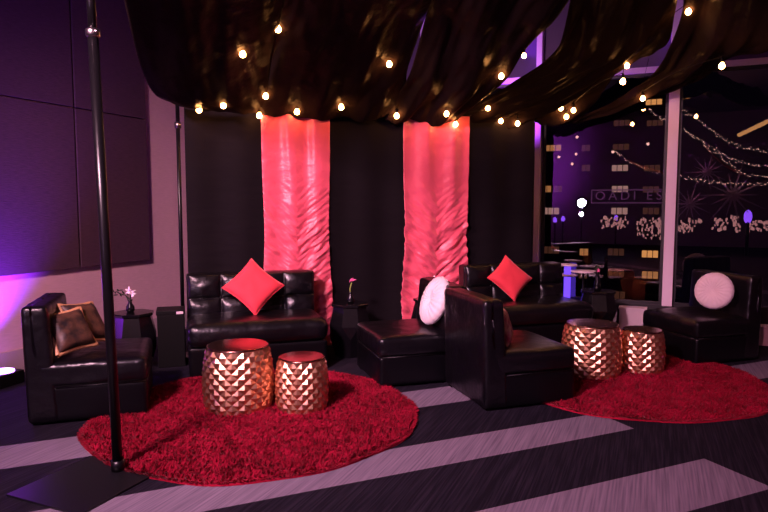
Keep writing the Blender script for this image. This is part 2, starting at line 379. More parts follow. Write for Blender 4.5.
# ------------------------------------------------------------------ ceiling swags
def poly(pts, t):
    """Catmull-Rom through pts at 0..1"""
    n = len(pts)-1; u = min(max(t, 0), 1)*n; i = min(int(u), n-1); f = u-i
    p = [pts[max(i-1, 0)], pts[i], pts[i+1], pts[min(i+2, n)]]
    return .5*((2*p[1])+(-p[0]+p[2])*f+(2*p[0]-5*p[1]+4*p[2]-p[3])*f*f+(-p[0]+3*p[1]-3*p[2]+p[3])*f**3)
swag_bvh = []
def swag(Lp, Rp, label, sag=0.12, seed=0, rip=0.03, mid=0.5):
    """Lp / Rp: (pixel x, pixel y, b) along the two selvedges, from the drapes up to the ceiling"""
    L3 = [at_b(*p) for p in Lp]; R3 = [at_b(*p) for p in Rp]; rows = []; nt_, ns = 70, 64
    for j in range(nt_+1):
        t = j/nt_; l = poly(L3, t); r = poly(R3, t); row = []
        wdt = (r-l).length
        for i in range(ns+1):
            s = i/ns; p = l.lerp(r, s)
            z = -sag*4*s*(1-s)*(0.35+sin(pi*min(1, t*1.2)) * .65)
            en = min(1, s*8, (1-s)*8)
            z += rip*en*sin(s*wdt*13+seed+1.5*sin(t*5+seed))*0.5
            z += rip*1.2*en*noise.noise(Vector((s*wdt*6, t*3.0, seed)))
            z += rip*0.5*noise.noise(Vector((s*wdt*14, t*9.0, seed+3)))
            row.append(p+Vector((0, 0, z)))
        rows.append(row)
    bm = grid_mesh(rows, 0.0); bm.normal_update()
    swag_bvh.append(BVHTree.FromBMesh(bm)); bm.free()
    return tag(obj('fabric_swag', grid_mesh(rows, 0.003), 'black_satin'), label, 'fabric swag', 'black fabric swags under the ceiling')
swag([(176, 104, 6.32), (156, 95, 6.0), (143, 73, 5.6), (133, 38, 5.1), (122, -12, 4.5), (112, -90, 3.7)],
     [(262, 112, 6.32), (266, 96, 6.1), (271, 62, 5.7), (278, 28, 5.2), (287, -12, 4.7), (300, -90, 4.0)],
     'leftmost black fabric swag curving down beside the pale wall', 0.10, 1.0, 0.02)
swag([(256, 113, 6.32), (260, 96, 6.12), (266, 62, 5.75), (276, 28, 5.25), (283, -8, 4.8), (300, -90, 4.0)],
     [(393, 118, 6.32), (405, 90, 6.0), (408, 67, 5.7), (424, 20, 5.2), (437, -12, 4.7), (460, -90, 4.0)],
     'black fabric swag over the left red drape, second from the left', 0.10, 2.2, 0.03)
swag([(385, 119, 6.32), (396, 98, 6.1), (411, 71, 5.7), (425, 20, 5.15), (436, -12, 4.7), (470, -90, 4.0)],
     [(455, 122, 6.32), (476, 104, 6.0), (503, 83, 5.6), (526, 49, 5.1), (566, 4, 4.5), (600, -90, 3.7)],
     'broad black fabric swag between the two violet gaps', 0.05, 3.7, 0.05)
swag([(430, 120, 6.42), (476, 103, 6.3), (517, 79, 6.05), (551, 56, 5.6), (564, 30, 5.2), (571, -4, 4.8), (590, -90, 4.0)],
     [(576, 124, 6.42), (598, 99, 6.2), (619, 71, 5.8), (664, 46, 5.3), (675, 12, 4.8), (690, -90, 3.7)],
     'black fabric swag in front of the window, fourth from the left', 0.06, 5.1, 0.06)
swag([(560, 124, 6.48), (604, 106, 6.25), (640, 84, 5.9), (660, 66, 5.5), (682, 12, 4.8), (700, -90, 4.0)],
     [(600, 112, 6.48), (655, 97, 6.0), (702, 79, 5.4), (735, 57, 4.9), (800, 46, 4.1), (960, 0, 3.0)],
     'rightmost black fabric swag reaching the top right corner', 0.03, 6.4, 0.06)

# ------------------------------------------------------------------ string lights
def cloth_point(px, py, off):
    d = ray(px, py).normalized(); best = None
    for b in swag_bvh:
        h = b.ray_cast(EYEV, d)
        if h[0] is not None and (best is None or h[3] < best): best = h[3]
    if best is None:
        db = -d.x*SA+d.y*CA; best = (BD-0.07)/db
        if (EYEV+d*best).x > ab(xs[5], BD).x: best = 6.6
    return EYEV+d*(best-off)
strings = [
 ('string of bulbs hanging down at the left end of the drapes', [(242.7, 54.3), (223.3, 105.7), (199, 110)]),
 ('string of bulbs dropping from the top to the left red drape', [(278, 29.3), (265.7, 96.3), (259.3, 115.7)]),
 ('string of bulbs above the middle black drape', [(389.3, 64.3), (341.3, 107.3), (297, 112)]),
 ('string of bulbs climbing the swag edge above the right red drape', [(396.7, 116), (446.5, 114), (487.9, 108.2), (501.3, 76.4), (524, 56)]),
 ('string of three bulbs low over the right red drape and right black drape', [(455.6, 124.4), (500.8, 121), (517.6, 123.7)]),
 ('string of bulbs clustered at the window top and climbing to the top right', [(566.4, 117), (561, 108.5), (573.5, 110.4), (622.8, 81.7), (627, 66), (688.4, 11.8)]),
 ('string of two bulbs crossing in front of the right window panes', [(642.8, 98.6), (721.8, 66)]),
]
CORDM = M['black_plain']
for lb, bl in strings:
    P = [cloth_point(x, y, 0.045) for x, y in bl]
    t = thing('string_light', lb, 'string light', P[0]+Vector((0, 0, 0.08)), group='warm string lights')
    o0 = P[0]+Vector((0, 0, 0.08)); bm = bmesh.new()
    for a, b in zip(P, P[1:]):
        pts = []
        for k in range(13):
            f = k/12; q = a.lerp(b, f)+Vector((0, 0, 0.08+0.05*sin(f*pi)))
            pts.append(q-o0)
        tube(bm, pts, 0.0035, 6)
    end = P[0]+ (Vector((0.05, -0.1, 0.42)) if bl[0][1] < 100 else Vector((0.02, 0, 0.15)))
    tube(bm, [Vector((0, 0, 0)), (P[0]-o0+Vector((0, 0, .2))), end-o0], 0.0035, 6)
    obj('cable', bm, CORDM, t)
    for p in P:
        bb = bmesh.new()
        lathe(bb, [(0.001, -0.028), (0.014, -0.024), (0.023, -0.014), (0.026, 0), (0.022, 0.014), (0.013, 0.026), (0.011, 0.032)], 16)
        b_ = obj('bulb', bb, 'bulb', t, loc=p-o0)
        sb = bmesh.new(); lathe(sb, [(0.013, 0.030), (0.014, 0.040), (0.012, 0.062), (0.004, 0.082)], 12)
        obj('bulb_socket', sb, CORDM, b_)

# ------------------------------------------------------------------ rugs
def rug(cx, cy, r, ntuft, label, seed):
    t = thing('round_rug', label, 'rug', (cx, cy, 0), group='round red shag rugs')
    def rr(th): return r*(1+0.010*sin(th*5+seed)+0.008*sin(th*11+seed*2))
    bm = bmesh.new(); n = 96
    up = [bm.verts.new((rr(2*pi*k/n)*cos(2*pi*k/n), rr(2*pi*k/n)*sin(2*pi*k/n), 0.012)) for k in range(n)]
    lo = [bm.verts.new((v.co.x*1.002, v.co.y*1.002, 0.001)) for v in up]
    bm.faces.new(up); bm.faces.new(lo[::-1])
    for k in range(n): bm.faces.new((lo[k], lo[(k+1) % n], up[(k+1) % n], up[k]))
    obj('backing', bm, 'rug', t, smooth=False)
    R_ = np.sqrt(rng.random(ntuft)); TH = rng.random(ntuft)*2*pi
    RR = np.array([rr(a) for a in TH])*R_
    x = RR*np.cos(TH); y = RR*np.sin(TH)
    cl = np.array([noise.noise(Vector((a*26, b*26, seed))) for a, b in zip(x, y)])
    cl2 = np.array([noise.noise(Vector((a*22+40, b*22, seed+9))) for a, b in zip(x, y)])
    h = 0.027+0.014*cl+rng.normal(0, .004, ntuft)
    ang = cl2*6+rng.normal(0, .9, ntuft); ln = 0.012+rng.random(ntuft)*0.014
    dx, dy = np.cos(ang)*ln, np.sin(ang)*ln
    out = R_ > 0.975
    dx = np.where(out, np.cos(TH)*0.02, dx); dy = np.where(out, np.sin(TH)*0.02, dy); h = np.where(out, 0.016, h)
    wa = rng.random(ntuft)*pi; wx, wy = np.cos(wa)*0.0042, np.sin(wa)*0.0042
    v = np.zeros((ntuft, 5, 3))
    v[:, 0] = np.stack([x-wx, y-wy, np.full(ntuft, .010)], 1); v[:, 1] = np.stack([x+wx, y+wy, np.full(ntuft, .010)], 1)
    v[:, 2] = np.stack([x+wx*.9+dx*.4, y+wy*.9+dy*.4, h*.65+.008], 1); v[:, 3] = np.stack([x-wx*.9+dx*.4, y-wy*.9+dy*.4, h*.65+.008], 1)
    v[:, 4] = np.stack([x+dx, y+dy, h+.008], 1)
    me = bpy.data.meshes.new('pile'); base = (np.arange(ntuft)*5)[:, None]
    me.vertices.add(ntuft*5); me.vertices.foreach_set('co', v.astype(np.float32).ravel())
    idx = np.concatenate([base+np.array([0, 1, 2, 3]), base+np.array([3, 2, 4])], 1).astype(np.int32).ravel()
    me.loops.add(len(idx)); me.loops.foreach_set('vertex_index', idx)
    ls = np.stack([np.arange(ntuft)*7, np.arange(ntuft)*7+4], 1).ravel().astype(np.int32)
    me.polygons.add(ntuft*2); me.polygons.foreach_set('loop_start', ls)
    me.polygons.foreach_set('loop_total', np.tile([4, 3], ntuft).astype(np.int32)); me.update(calc_edges=True)
    o = obj('pile', me, 'rug', t, smooth=False); o['kind'] = 'stuff'
c = ab(0.47, 4.43); rug(c.x, c.y, 1.14, 70000, 'round red shag rug under the left pair of drum tables', 1.0)
c = ab(3.60, 4.40); rug(c.x, c.y, 1.13, 50000, 'round red shag rug under the right pair of drum tables', 4.0)

# ------------------------------------------------------------------ armchairs
def armchair(label, ctr, face, seed):
    D, W = 0.76, 0.74
    t = thing('armchair', label, 'armchair', (ctr.x, ctr.y, 0), face, 'armless black leather lounge chairs')
    for sx in (-1, 1):
        for sy in (-1, 1):
            obj('leg', bevel(bx(sx*0.33-.03, sx*0.33+.03, sy*0.31-.03, sy*0.31+.03, 0.0, 0.03), 0.006, 2), 'black_plain', t, smooth=False)
    obj('base', rbox(-D/2+0.03, D/2-0.005, -W/2+0.004, W/2-0.004, 0.018, 0.262, 0.018, 10, wr=0.004, seed=seed), 'leather_base', t)
    obj('seat', rbox(-D/2+0.06, D/2, -W/2, W/2, 0.255, 0.425, 0.038, 16, puff=0.016, wr=0.008, seed=seed), 'leather', t)
    def lean(p):
        f = (p.z-0.045)/(0.82-0.045)
        # front face of the back slopes; rear stays nearly upright
        p.x += -0.05*f if p.x > -D/2+0.08 else -0.015*f
        return p
    obj('backrest', rbox(-D/2-0.005, -D/2+0.19, -W/2-0.002, W/2+0.002, 0.018, 0.82, 0.03, 14, wr=0.008, fn=lean, seed=seed+4), 'leather', t)
    # welt seams along the sides
    bm = bmesh.new()
    for sy in (-1, 1):
        tube(bm, [(-D/2+.17, sy*(W/2+.001), 0.259), (D/2-.02, sy*(W/2+.001), 0.259)], 0.004, 6)
        tube(bm, [(-D/2-.010, sy*(W/2-.012), 0.79), (-D/2-0.003, sy*(W/2-.012), 0.4), (-D/2+0.001, sy*(W/2-.012), 0.07)], 0.004, 6)
    tube(bm, [(D/2, -W/2+.03, 0.259), (D/2, W/2-.03, 0.259)], 0.004, 6)
    obj('piping', bm, 'leather', t)
    return t
chair_left = armchair('black leather armchair on the left holding two gold patterned pillows', ab(-0.66, 4.99), DIAG, 1)
chair_mid = armchair('black leather armchair in the centre with a white round pillow, facing left', ab(1.86, 5.09), DIAG+pi, 5)
chair_near = armchair('largest black leather armchair in the centre right, back to back with another', ab(2.42, 4.32), DIAG, 9)
pc = Vector((0.445, 6.345, 0))+Vector((cos(radians(42)), sin(radians(42)), 0))*0.38+Vector((-sin(radians(42)), cos(radians(42)), 0))*0.37
chair_far = armchair('black leather armchair at the far right with a white round pillow, by the window', pc, DIAG+pi, 13)

# ------------------------------------------------------------------ sofas
def sofa(label, a0, seed):
    W, D = 1.22, 0.76; ctr = ab(a0+W/2, 5.45+D/2)
    # local x runs along the width, y towards the drapes
    t = thing('sofa', label, 'sofa', (ctr.x, ctr.y, 0), DIAG, 'armless tufted black leather sofas')
    for sx in (-1, 1):
        for sy in (-1, 1):
            obj('leg', bevel(bx(sx*0.54-.03, sx*0.54+.03, sy*0.31-.03, sy*0.31+.03, 0, 0.03), 0.006, 2), 'black_plain', t, smooth=False)
    obj('base', rbox(-W/2+.004, W/2-.004, -D/2+.02, D/2-.02, 0.02, 0.275, 0.02, 12, wr=0.004, seed=seed), 'leather_base', t)
    obj('seat', rbox(-W/2, W/2, -D/2-0.01, D/2-0.10, 0.27, 0.475, 0.075, 20, puff=0.02, wr=0.009, seed=seed+2), 'leather', t)
    nx, nz = 96, 60; y0 = D/2-0.19
    def fy(u, v):
        cx = abs(sin(pi*4*u)); cz = abs(sin(pi*2*v))
        g = min(cx, 1)**0.38*min(cz, 1)**0.38
        return y0-0.055*g+0.006*noise.noise(Vector((u*14+seed, v*7, seed)))+0.05*v
    rows = []
    z0, z1 = 0.40, 0.845
    for j in range(nz+1):
        v = j/nz; rows.append([Vector((-W/2+.012+(W-.024)*i/nx, fy(i/nx, v), z0+(z1-z0)*v)) for i in range(nx+1)])
    bm = grid_mesh(rows); obj_pad = bm
    yb = D/2
    bk = rbox(-W/2, W/2, y0+0.035, yb, 0.02, 0.85, 0.022, 12, fn=lambda p: Vector((p.x, p.y+0.02*(p.z/.85) if p.z > .3 else p.y, p.z)))
    b_ = obj('backrest', bk, 'leather', t)
    # closed tufted pad: front heightfield with rim walls running back into the rest
    rim = [e for e in bm.edges if e.is_boundary]
    ex = bmesh.ops.extrude_edge_only(bm, edges=rim)
    for v_ in [g for g in ex['geom'] if isinstance(g, bmesh.types.BMVert)]: v_.co.y = y0+0.07
    bmesh.ops.recalc_face_normals(bm, faces=bm.faces)
    obj('tufted_pad', bm, 'leather', b_)
    for i in (1, 2, 3):
        bm = bmesh.new(); ball(bm, (-W/2+.012+(W-.024)*i/4, fy(i/4, .5)-0.004, z0+(z1-z0)*.5), 0.012, (1, .5, 1))
        obj('tuft_button', bm, 'leather', b_)
    return t
sofa('tufted black leather sofa on the left, behind the left rug', 0.0, 1)
sofa('tufted black leather sofa on the right, beside the window', 2.86, 6)

# ------------------------------------------------------------------ pillows
def square_pillow(label, loc, quat, size, thick, m, group, name='square_pillow', piping=None, notch=0.0):
    bm = bmesh.new(); n = 30
    def P(i, j, sgn):
        u, v = -1+2*i/n, -1+2*j/n
        k = 1-0.10*(1-v*v)*abs(u)**3; l = 1-0.10*(1-u*u)*abs(v)**3
        h = thick/2*((1-u**4)*(1-v**4))**0.55
        h *= 1+0.10*noise.noise(Vector((u*2.5, v*2.5, sgn)))
        return Vector((u*k*size/2, v*l*size/2, sgn*h))
    top = [[bm.verts.new(P(i, j, 1)) for j in range(n+1)] for i in range(n+1)]
    bo = [[top[i][j] if i in (0, n) or j in (0, n) else bm.verts.new(P(i, j, -1)) for j in range(n+1)] for i in range(n+1)]
    for g, s in ((top, 1), (bo, -1)):
        for i in range(n):
            for j in range(n):
                f = [g[i][j], g[i+1][j], g[i+1][j+1], g[i][j+1]]; bm.faces.new(f if s > 0 else f[::-1])
    edge = [P(i, 0, 1) for i in range(n+1)]+[P(n, j, 1) for j in range(1, n+1)]+[P(i, n, 1) for i in range(n-1, -1, -1)]+[P(0, j, 1) for j in range(n-1, -1, -1)]
    t = thing(name, label, 'pillow', loc, group=group); t.rotation_mode = 'QUATERNION'; t.rotation_quaternion = quat
    obj('cover', bm, m, t)
    pb = bmesh.new(); tube(pb, edge, 0.006 if not piping else 0.017, 6, cap=False); obj('piping', pb, piping or m, t)
    return t
def facing(direction, roll=0.0):
    q = Vector(direction).to_track_quat('Z', 'Y'); 
    from mathutils import Quaternion
    return q @ Quaternion((0, 0, 1), roll)
def round_pillow(label, loc, quat, R_, thick):
    t = thing('round_pillow', label, 'pillow', loc, group='round white pillows'); t.rotation_mode = 'QUATERNION'; t.rotation_quaternion = quat
    bm = bmesh.new(); n, m_ = 120, 16
    for sgn in (1, -1):
        rings = []
        for i in range(1, m_+1):
            f = i/m_
            row = []
            for k in range(n):
                th = 2*pi*k/n; pl = sin(th*22)
                h = thick/2*(1-f**3.2)**0.5*(0.42+0.58*min(1, f/0.42)**0.8)*(1+0.05*pl*min(1, (1-f)*4)*min(1, f*3))
                rr = R_*f*(1+0.006*pl*f)
                row.append(bm.verts.new((rr*cos(th), rr*sin(th), sgn*h)))
            rings.append(row)
        c0 = bm.verts.new((0, 0, sgn*thick*0.19))
        for k in range(n):
            q = (c0, rings[0][k], rings[0][(k+1) % n]); bm.faces.new(q if sgn > 0 else q[::-1])
            for a, b in zip(rings, rings[1:]):
                q = (a[k], b[k], b[(k+1) % n], a[(k+1) % n]); bm.faces.new(q if sgn > 0 else q[::-1])
    bmesh.ops.remove_doubles(bm, verts=bm.verts, dist=1e-5)
    obj('cover', bm, 'white_velvet', t)
    for sgn in (1, -1):
        bb = bmesh.new(); ball(bb, (0, 0, sgn*thick*0.21), 0.017, (1, 1, .6)); obj('button', bb, 'white_velvet', t)
    return t
# red cushions stand on a corner against the sofa backs
def red_on_sofa(label, px, py, rl, sz):
    p = at_b(px, py, 5.86)
    n = -(Vector((-SA, CA, 0)))+Vector((0, 0, 0.55))
    square_pillow(label, p, facing(n, rl), sz, 0.13, 'red_cloth', 'red square pillows')
red_on_sofa('red square pillow standing on its corner on the left sofa', 253.5, 286.5, radians(45), 0.405)
red_on_sofa('red square pillow standing on its corner on the right sofa', 510, 278, radians(42), 0.375)
# white round pillow of the centre chair (chair faces -a, leaning on its back)
fd = Vector((-CA, -SA, 0)); sd = Vector((-SA, CA, 0))
round_pillow('white round tufted pillow leaning on the centre armchair, seen at an angle', at_b(434.5, 300.5, 4.99), facing(Vector((-0.72, -0.62, 0.36))), 0.222, 0.14)
round_pillow('white round tufted pillow on the far right armchair, facing the camera', at_b(714, 290.8, 4.72), facing(Vector((-0.35, -0.85, 0.20))), 0.18, 0.12)
# patterned ones on the left chair
square_pillow('gold and black patterned pillow with gold trim, in front on the left armchair', at_b(69, 331, 4.83), facing(Vector((0.75, -0.10, 0.45)), radians(4)), 0.30, 0.15, 'dark_brocade', 'brocade pillows', piping='gold_piping')
square_pillow('brown and black patterned pillow behind the gold trimmed one on the left armchair', at_b(84, 323, 5.05), facing(Vector((0.75, 0.12, 0.50)), radians(-6)), 0.33, 0.14, 'dark_brocade', 'brocade pillows', piping='gold_piping')
square_pillow('burgundy and gold patterned pillow tucked against the near armchair back', at_b(503.5, 326, 4.22), facing(Vector((0.93, 0.10, 0.30)), radians(4)), 0.27, 0.11, 'burg_cloth', None)

# ------------------------------------------------------------------ gold drum tables
def drum(label, x, y, R_, H_, Mn, N, rz=0):
    t = thing('drum_table', label, 'side table', (x, y, 0), rz, 'faceted gold drum tables')
    def rad(z):
        f = z/H_; return R_*((0.88 if f < .45 else 0.84)+(0.12 if f < .45 else 0.16)*max(0, sin(pi*(0.12+f*.38/.45 if f < .45 else .5+(f-.45)/.55*.46)))**0.9)
    bm = bmesh.new(); z0, z1 = 0.022, H_-0.012; rings = []
    zz = [z0+(z1-z0)*i/N for i in range(N+1)]
    def pt(i, j, dr=0.0):
        th = 2*pi*j/Mn; r = rad(zz[i])+dr; return (r*cos(th), r*sin(th), zz[i])
    G = {}
    def V(i, j):
        j = j % Mn; k = (i, round(j*2))
        if k not in G: G[k] = bm.verts.new(pt(i, j))
        return G[k]
    for i in range(0, N+1):
        off = 0.5 if i % 2 else 0.0
        for j in range(Mn):
            jj = j+off
            if i in (0, N):
                # half diamonds close the rim
                l, r = V(i, jj-0.5), V(i, jj+0.5)
                o_ = 1 if i == 0 else -1; k = V(i+o_, jj)
                a = bm.verts.new(pt(i, jj, 0.008))
                for f in ((l, a, k), (a, r, k)): bm.faces.new(f if i == 0 else f[::-1])
            else:
                a = bm.verts.new(pt(i, jj, 0.013))
                T_, B_, l, r = V(i+1, jj), V(i-1, jj), V(i, jj-0.5), V(i, jj+0.5)
                for f in ((a, T_, l), (a, l, B_), (a, B_, r), (a, r, T_)): bm.faces.new(f)
    bmesh.ops.recalc_face_normals(bm, faces=bm.faces)
    obj('faceted_body', bm, 'gold', t, smooth=False)
    rt = rad(z1)
    tb = bmesh.new(); lathe(tb, [(rt-0.01, H_-0.018), (rt+0.004, H_-0.014), (rt+0.006, H_-0.008), (rt+0.002, H_-0.001), (rt-0.008, H_), (0.01, H_)], 64)
    obj('table_top', tb, 'bronze_top', t)
    fb = bmesh.new(); lathe(fb, [(rad(z0)-0.012, 0.0), (rad(z0)-0.002, 0.0), (rad(z0)-0.002, 0.03), (rad(z0)-0.012, 0.03)], 48)
    obj('foot_ring', fb, 'black_plain', t)
    return t
drum('large gold faceted drum table on the left rug', -2.755, 3.70, 0.25, 0.48, 18, 12, 0.1)
drum('smaller gold faceted drum table on the left rug', -2.31, 3.86, 0.187, 0.40, 16, 10, 0.35)
drum('large gold faceted drum table on the right rug, beside the near armchair', -0.44, 5.68, 0.25, 0.465, 18, 12, 0.2)
drum('smaller gold faceted drum table on the right rug', -0.03, 5.97, 0.187, 0.39, 16, 10, 0.0)

# ------------------------------------------------------------------ black faceted side tables
def side_table(label, p, rz, H_=0.53, R_=0.215):
    t = thing('side_table', label, 'side table', (p.x, p.y, 0), rz, 'black faceted side tables')
    n = 8; bm = bmesh.new()
    def ring(r, z, off): return [bm.verts.new((r*cos(2*pi*(k+off)/n), r*sin(2*pi*(k+off)/n), z)) for k in range(n)]
    A = ring(R_*0.80, H_-0.03, 0); B = ring(R_, H_*0.60, 0); D_ = ring(R_*0.93, H_*0.36, 0.5); E_ = ring(R_*0.66, 0.0, 0.5)
    for k in range(n):
        k1 = (k+1) % n
        bm.faces.new((A[k], A[k1], B[k1], B[k])); bm.faces.new((B[k], B[k1], D_[k])); bm.faces.new((B[k1], D_[k1], D_[k]))
        bm.faces.new((D_[k], D_[k1], E_[k1], E_[k]))
    bm.faces.new(A); bm.faces.new(E_[::-1]); bmesh.ops.recalc_face_normals(bm, faces=bm.faces)
    obj('faceted_body', bm, 'black_gloss', t, smooth=False)
    b2 = bmesh.new(); lathe(b2, [(R_*.84, H_-.03), (R_*.9, H_-.024), (R_*.9, H_-.006), (R_*.87, H_)], 8)
    obj('table_top', b2, 'black_gloss', t, smooth=False)
    return t
T1 = Vector((-4.34, 4.27, 0)); T2 = ab(1.545, 5.93); T3 = Vector((-0.52, 7.42, 0)); T4 = ab(2.42, 5.92)
side_table('black faceted side table between the left armchair and left sofa', T1, 0.3, 0.52, 0.21)
side_table('black faceted side table between the left sofa and the red drape', T2, 0.1, 0.53)
side_table('black faceted side table by the window beside the right sofa', T3, 0.55, 0.53, 0.22)
side_table('black faceted side table mostly hidden behind the white round pillow', T4, 0.2, 0.53)
# black case beside the left table
t = thing('equipment_case', 'plain black box case between the left side table and sofa', 'case', ab(-0.145, 6.11), DIAG)
obj('case_body', bevel(bx(-0.12, 0.12, -0.13, 0.13, 0.0, 0.49), 0.008, 2), 'black_plain', t, smooth=False)
obj('case_lid', bevel(bx(-0.127, 0.127, -0.137, 0.137, 0.49, 0.53), 0.006, 2), 'black_plain', t, smooth=False)
obj('latch_plate', bevel(bx(0.05, 0.11, -0.142, -0.136, 0.495, 0.52), 0.001, 1), 'white_box', t, smooth=False)

# ------------------------------------------------------------------ flowers
def blossom(bm, c, r, rot=0, n=5, up=(0, -1, 0.3)):
    q = Vector(up).to_track_quat('Z', 'Y').to_matrix()
    for k in range(n):
        a = rot+2*pi*k/n; d = q @ Vector((cos(a), sin(a), 0.25))
        rm = d.to_track_quat('X', 'Z').to_matrix()
        ball(bm, Vector(c)+d*r*0.55, r*0.55, (1, 0.85, 0.35), 10, 6, rm)
    ball(bm, c, r*0.16, (1, 1, 1), 8, 6)
def vase(label, p, z, style):
    t = thing('flower_vase', label, 'vase', (p.x, p.y, z), group='black bud vases')
    bm = bmesh.new()
    if style == 'tall': pr = [(0.03, 0), (0.04, 0.02), (0.036, 0.09), (0.02, 0.15), (0.017, 0.2), (0.024, 0.215), (0.018, 0.213), (0.014, 0.19)]
    else: pr = [(0.028, 0), (0.038, 0.015), (0.036, 0.05), (0.018, 0.08), (0.017, 0.10), (0.026, 0.112), (0.02, 0.11), (0.014, 0.095)]
    lathe(bm, pr, 24); obj('vase', bm, 'black_gloss', t)
    h = pr[5][1]
    st = bmesh.new(); lf = bmesh.new(); fl = bmesh.new()
    def stem(pts, r=0.003, b=None): tube(b if b is not None else st, pts, r, 6)
    u = Vector((cos(YAW), sin(YAW), 0))      # spread across the view
    if style == 'orchid':
        stem([(0, 0, h-.03), u*0.01+Vector((0, 0, h+.04)), u*0.015+Vector((0, 0, h+.07))])
        stem([(0, 0, h-.03), u*-0.04+Vector((0, 0, h+.04)), u*-0.11+Vector((0, 0, h+.065))], 0.004)
        for k in range(9):
            c = u*(-0.05-0.012*k+0.01*(k % 2))+Vector((0, -.01, h+.045+0.022*((k*7) % 3)))
            rm = Matrix.Rotation(k*1.7, 3, 'Y') @ Matrix.Rotation(k*.8, 3, 'Z')
            ball(lf, c, 0.022, (1.2, .35, .16), 8, 6, rm)
        for k in range(5):
            rm = Matrix.Rotation(0.6+k*1.3, 3, 'Y'); ball(lf, u*(0.03*((k % 3)-1))+Vector((0, 0.01, h+.02+.015*k)), 0.03, (1.1, .3, .15), 8, 6, rm)
        blossom(fl, u*0.008+Vector((0, -.02, h+.085)), 0.036, 0.3); blossom(fl, u*0.05+Vector((0, -.02, h+.062)), 0.036, 1.0)
        obj('blossom', fl, 'white_petal', t); obj('leaf', lf, 'leaf', t); obj('stem', st, 'leaf', t)
    elif style == 'bud':
        stem([(0, 0, h-.03), u*-0.006+Vector((0, 0, h+.03)), u*0.012+Vector((0, 0, h+.09))], 0.0055)
        for k in range(4):
            rm = Matrix.Rotation(-1.1+k*.35, 3, 'Y'); ball(fl, u*(0.012+0.012*(k-1))+Vector((0, 0, h+.11+.008*(k % 2))), 0.022, (1.2, .4, .3), 8, 6, rm)
        obj('blossom', fl, 'pink_petal', t); obj('stem', st, 'green_stem', t)
    elif style == 'hidden':
        stem([(0, 0, h-.03), u*0.0+Vector((0, 0, h+.05))], 0.004)
        for k in range(6):
            rm = Matrix.Rotation(k*1.1, 3, 'Y'); ball(lf, u*(0.02*((k % 3)-1))+Vector((0, 0, h+.03+.012*k)), 0.03, (1.1, .4, .3), 8, 6, rm)
        blossom(fl, u*0.012+Vector((0, -.02, h+.10)), 0.03, 0.3)
        obj('blossom', fl, 'white_petal', t); obj('leaf', lf, 'leaf', t); obj('stem', st, 'leaf', t)
    else:
        stem([(0, 0, h-.03), u*-0.01+Vector((0, 0, h+.03)), u*-0.025+Vector((0, 0, h+.07))], 0.004)
        for k in range(7):
            rm = Matrix.Rotation(k*.9, 3, 'Y'); ball(lf, u*(0.018*((k % 3)-1))+Vector((0, 0, h-.01+.012*k)), 0.026, (1.1, .4, .3), 8, 6, rm)
        blossom(fl, u*0.01+Vector((0, -.02, h+.01)), 0.022, 0.3)
        obj('blossom', fl, 'pink_petal', t); obj('leaf', lf, 'leaf', t); obj('stem', st, 'leaf', t)
vase('small black vase of white and pink orchids on the left side table', T1+Vector((-0.03, 0, 0)), 0.521, 'orchid')
vase('small black vase with one pink bud on a green stem', T2+Vector((0.01, 0, 0)), 0.531, 'bud')
vase('small black vase with a white bloom just above the white round pillow', T4+Vector((0.02, 0.0, 0)), 0.531, 'hidden')
vase('tall black vase on the side table by the window', T3+Vector((-0.01, 0, 0)), 0.531, 'tall')

# ------------------------------------------------------------------ uplight on the floor at the far left
t = thing('floor_uplight', 'small violet floor uplight at the left edge beside the wall', 'uplight', (-4.93, 3.42, 0), 0.1)
obj('housing', bevel(bx(-0.10, 0.10, -0.12, 0.12, 0.0, 0.11), 0.012, 3), 'black_plain', t)
lb_ = bmesh.new(); lathe(lb_, [(0.085, 0.108), (0.085, 0.122), (0.07, 0.128), (0.01, 0.13)], 24); obj('lens', lb_, 'violet_glow', t)

# ------------------------------------------------------------------ what the glass mirrors: the rest of the hall, behind the camera
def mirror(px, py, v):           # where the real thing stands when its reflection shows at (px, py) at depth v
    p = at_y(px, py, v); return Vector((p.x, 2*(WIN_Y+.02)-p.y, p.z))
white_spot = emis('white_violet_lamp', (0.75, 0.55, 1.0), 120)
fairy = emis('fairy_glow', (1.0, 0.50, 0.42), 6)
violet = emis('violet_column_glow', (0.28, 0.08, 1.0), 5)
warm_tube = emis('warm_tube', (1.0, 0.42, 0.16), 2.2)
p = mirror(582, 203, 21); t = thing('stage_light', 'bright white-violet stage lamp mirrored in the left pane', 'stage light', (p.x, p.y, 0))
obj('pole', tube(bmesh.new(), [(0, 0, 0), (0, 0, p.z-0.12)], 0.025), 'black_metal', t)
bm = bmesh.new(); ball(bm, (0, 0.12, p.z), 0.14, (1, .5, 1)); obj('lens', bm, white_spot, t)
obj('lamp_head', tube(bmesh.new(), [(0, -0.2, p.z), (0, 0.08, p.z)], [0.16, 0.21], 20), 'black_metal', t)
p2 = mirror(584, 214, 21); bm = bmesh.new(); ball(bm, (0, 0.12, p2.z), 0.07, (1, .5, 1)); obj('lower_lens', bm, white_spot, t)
p = mirror(748, 217, 21); t = thing('uplight_column', 'violet glowing uplight mirrored in the right pane', 'uplight', (p.x, p.y, 0))
obj('column', tube(bmesh.new(), [(0, 0, 0), (0, 0, p.z-.12)], 0.05), 'black_metal', t)
bm = bmesh.new(); ball(bm, (0, 0, p.z), 0.14, (.8, .5, 1.5)); obj('lens', bm, violet, t)
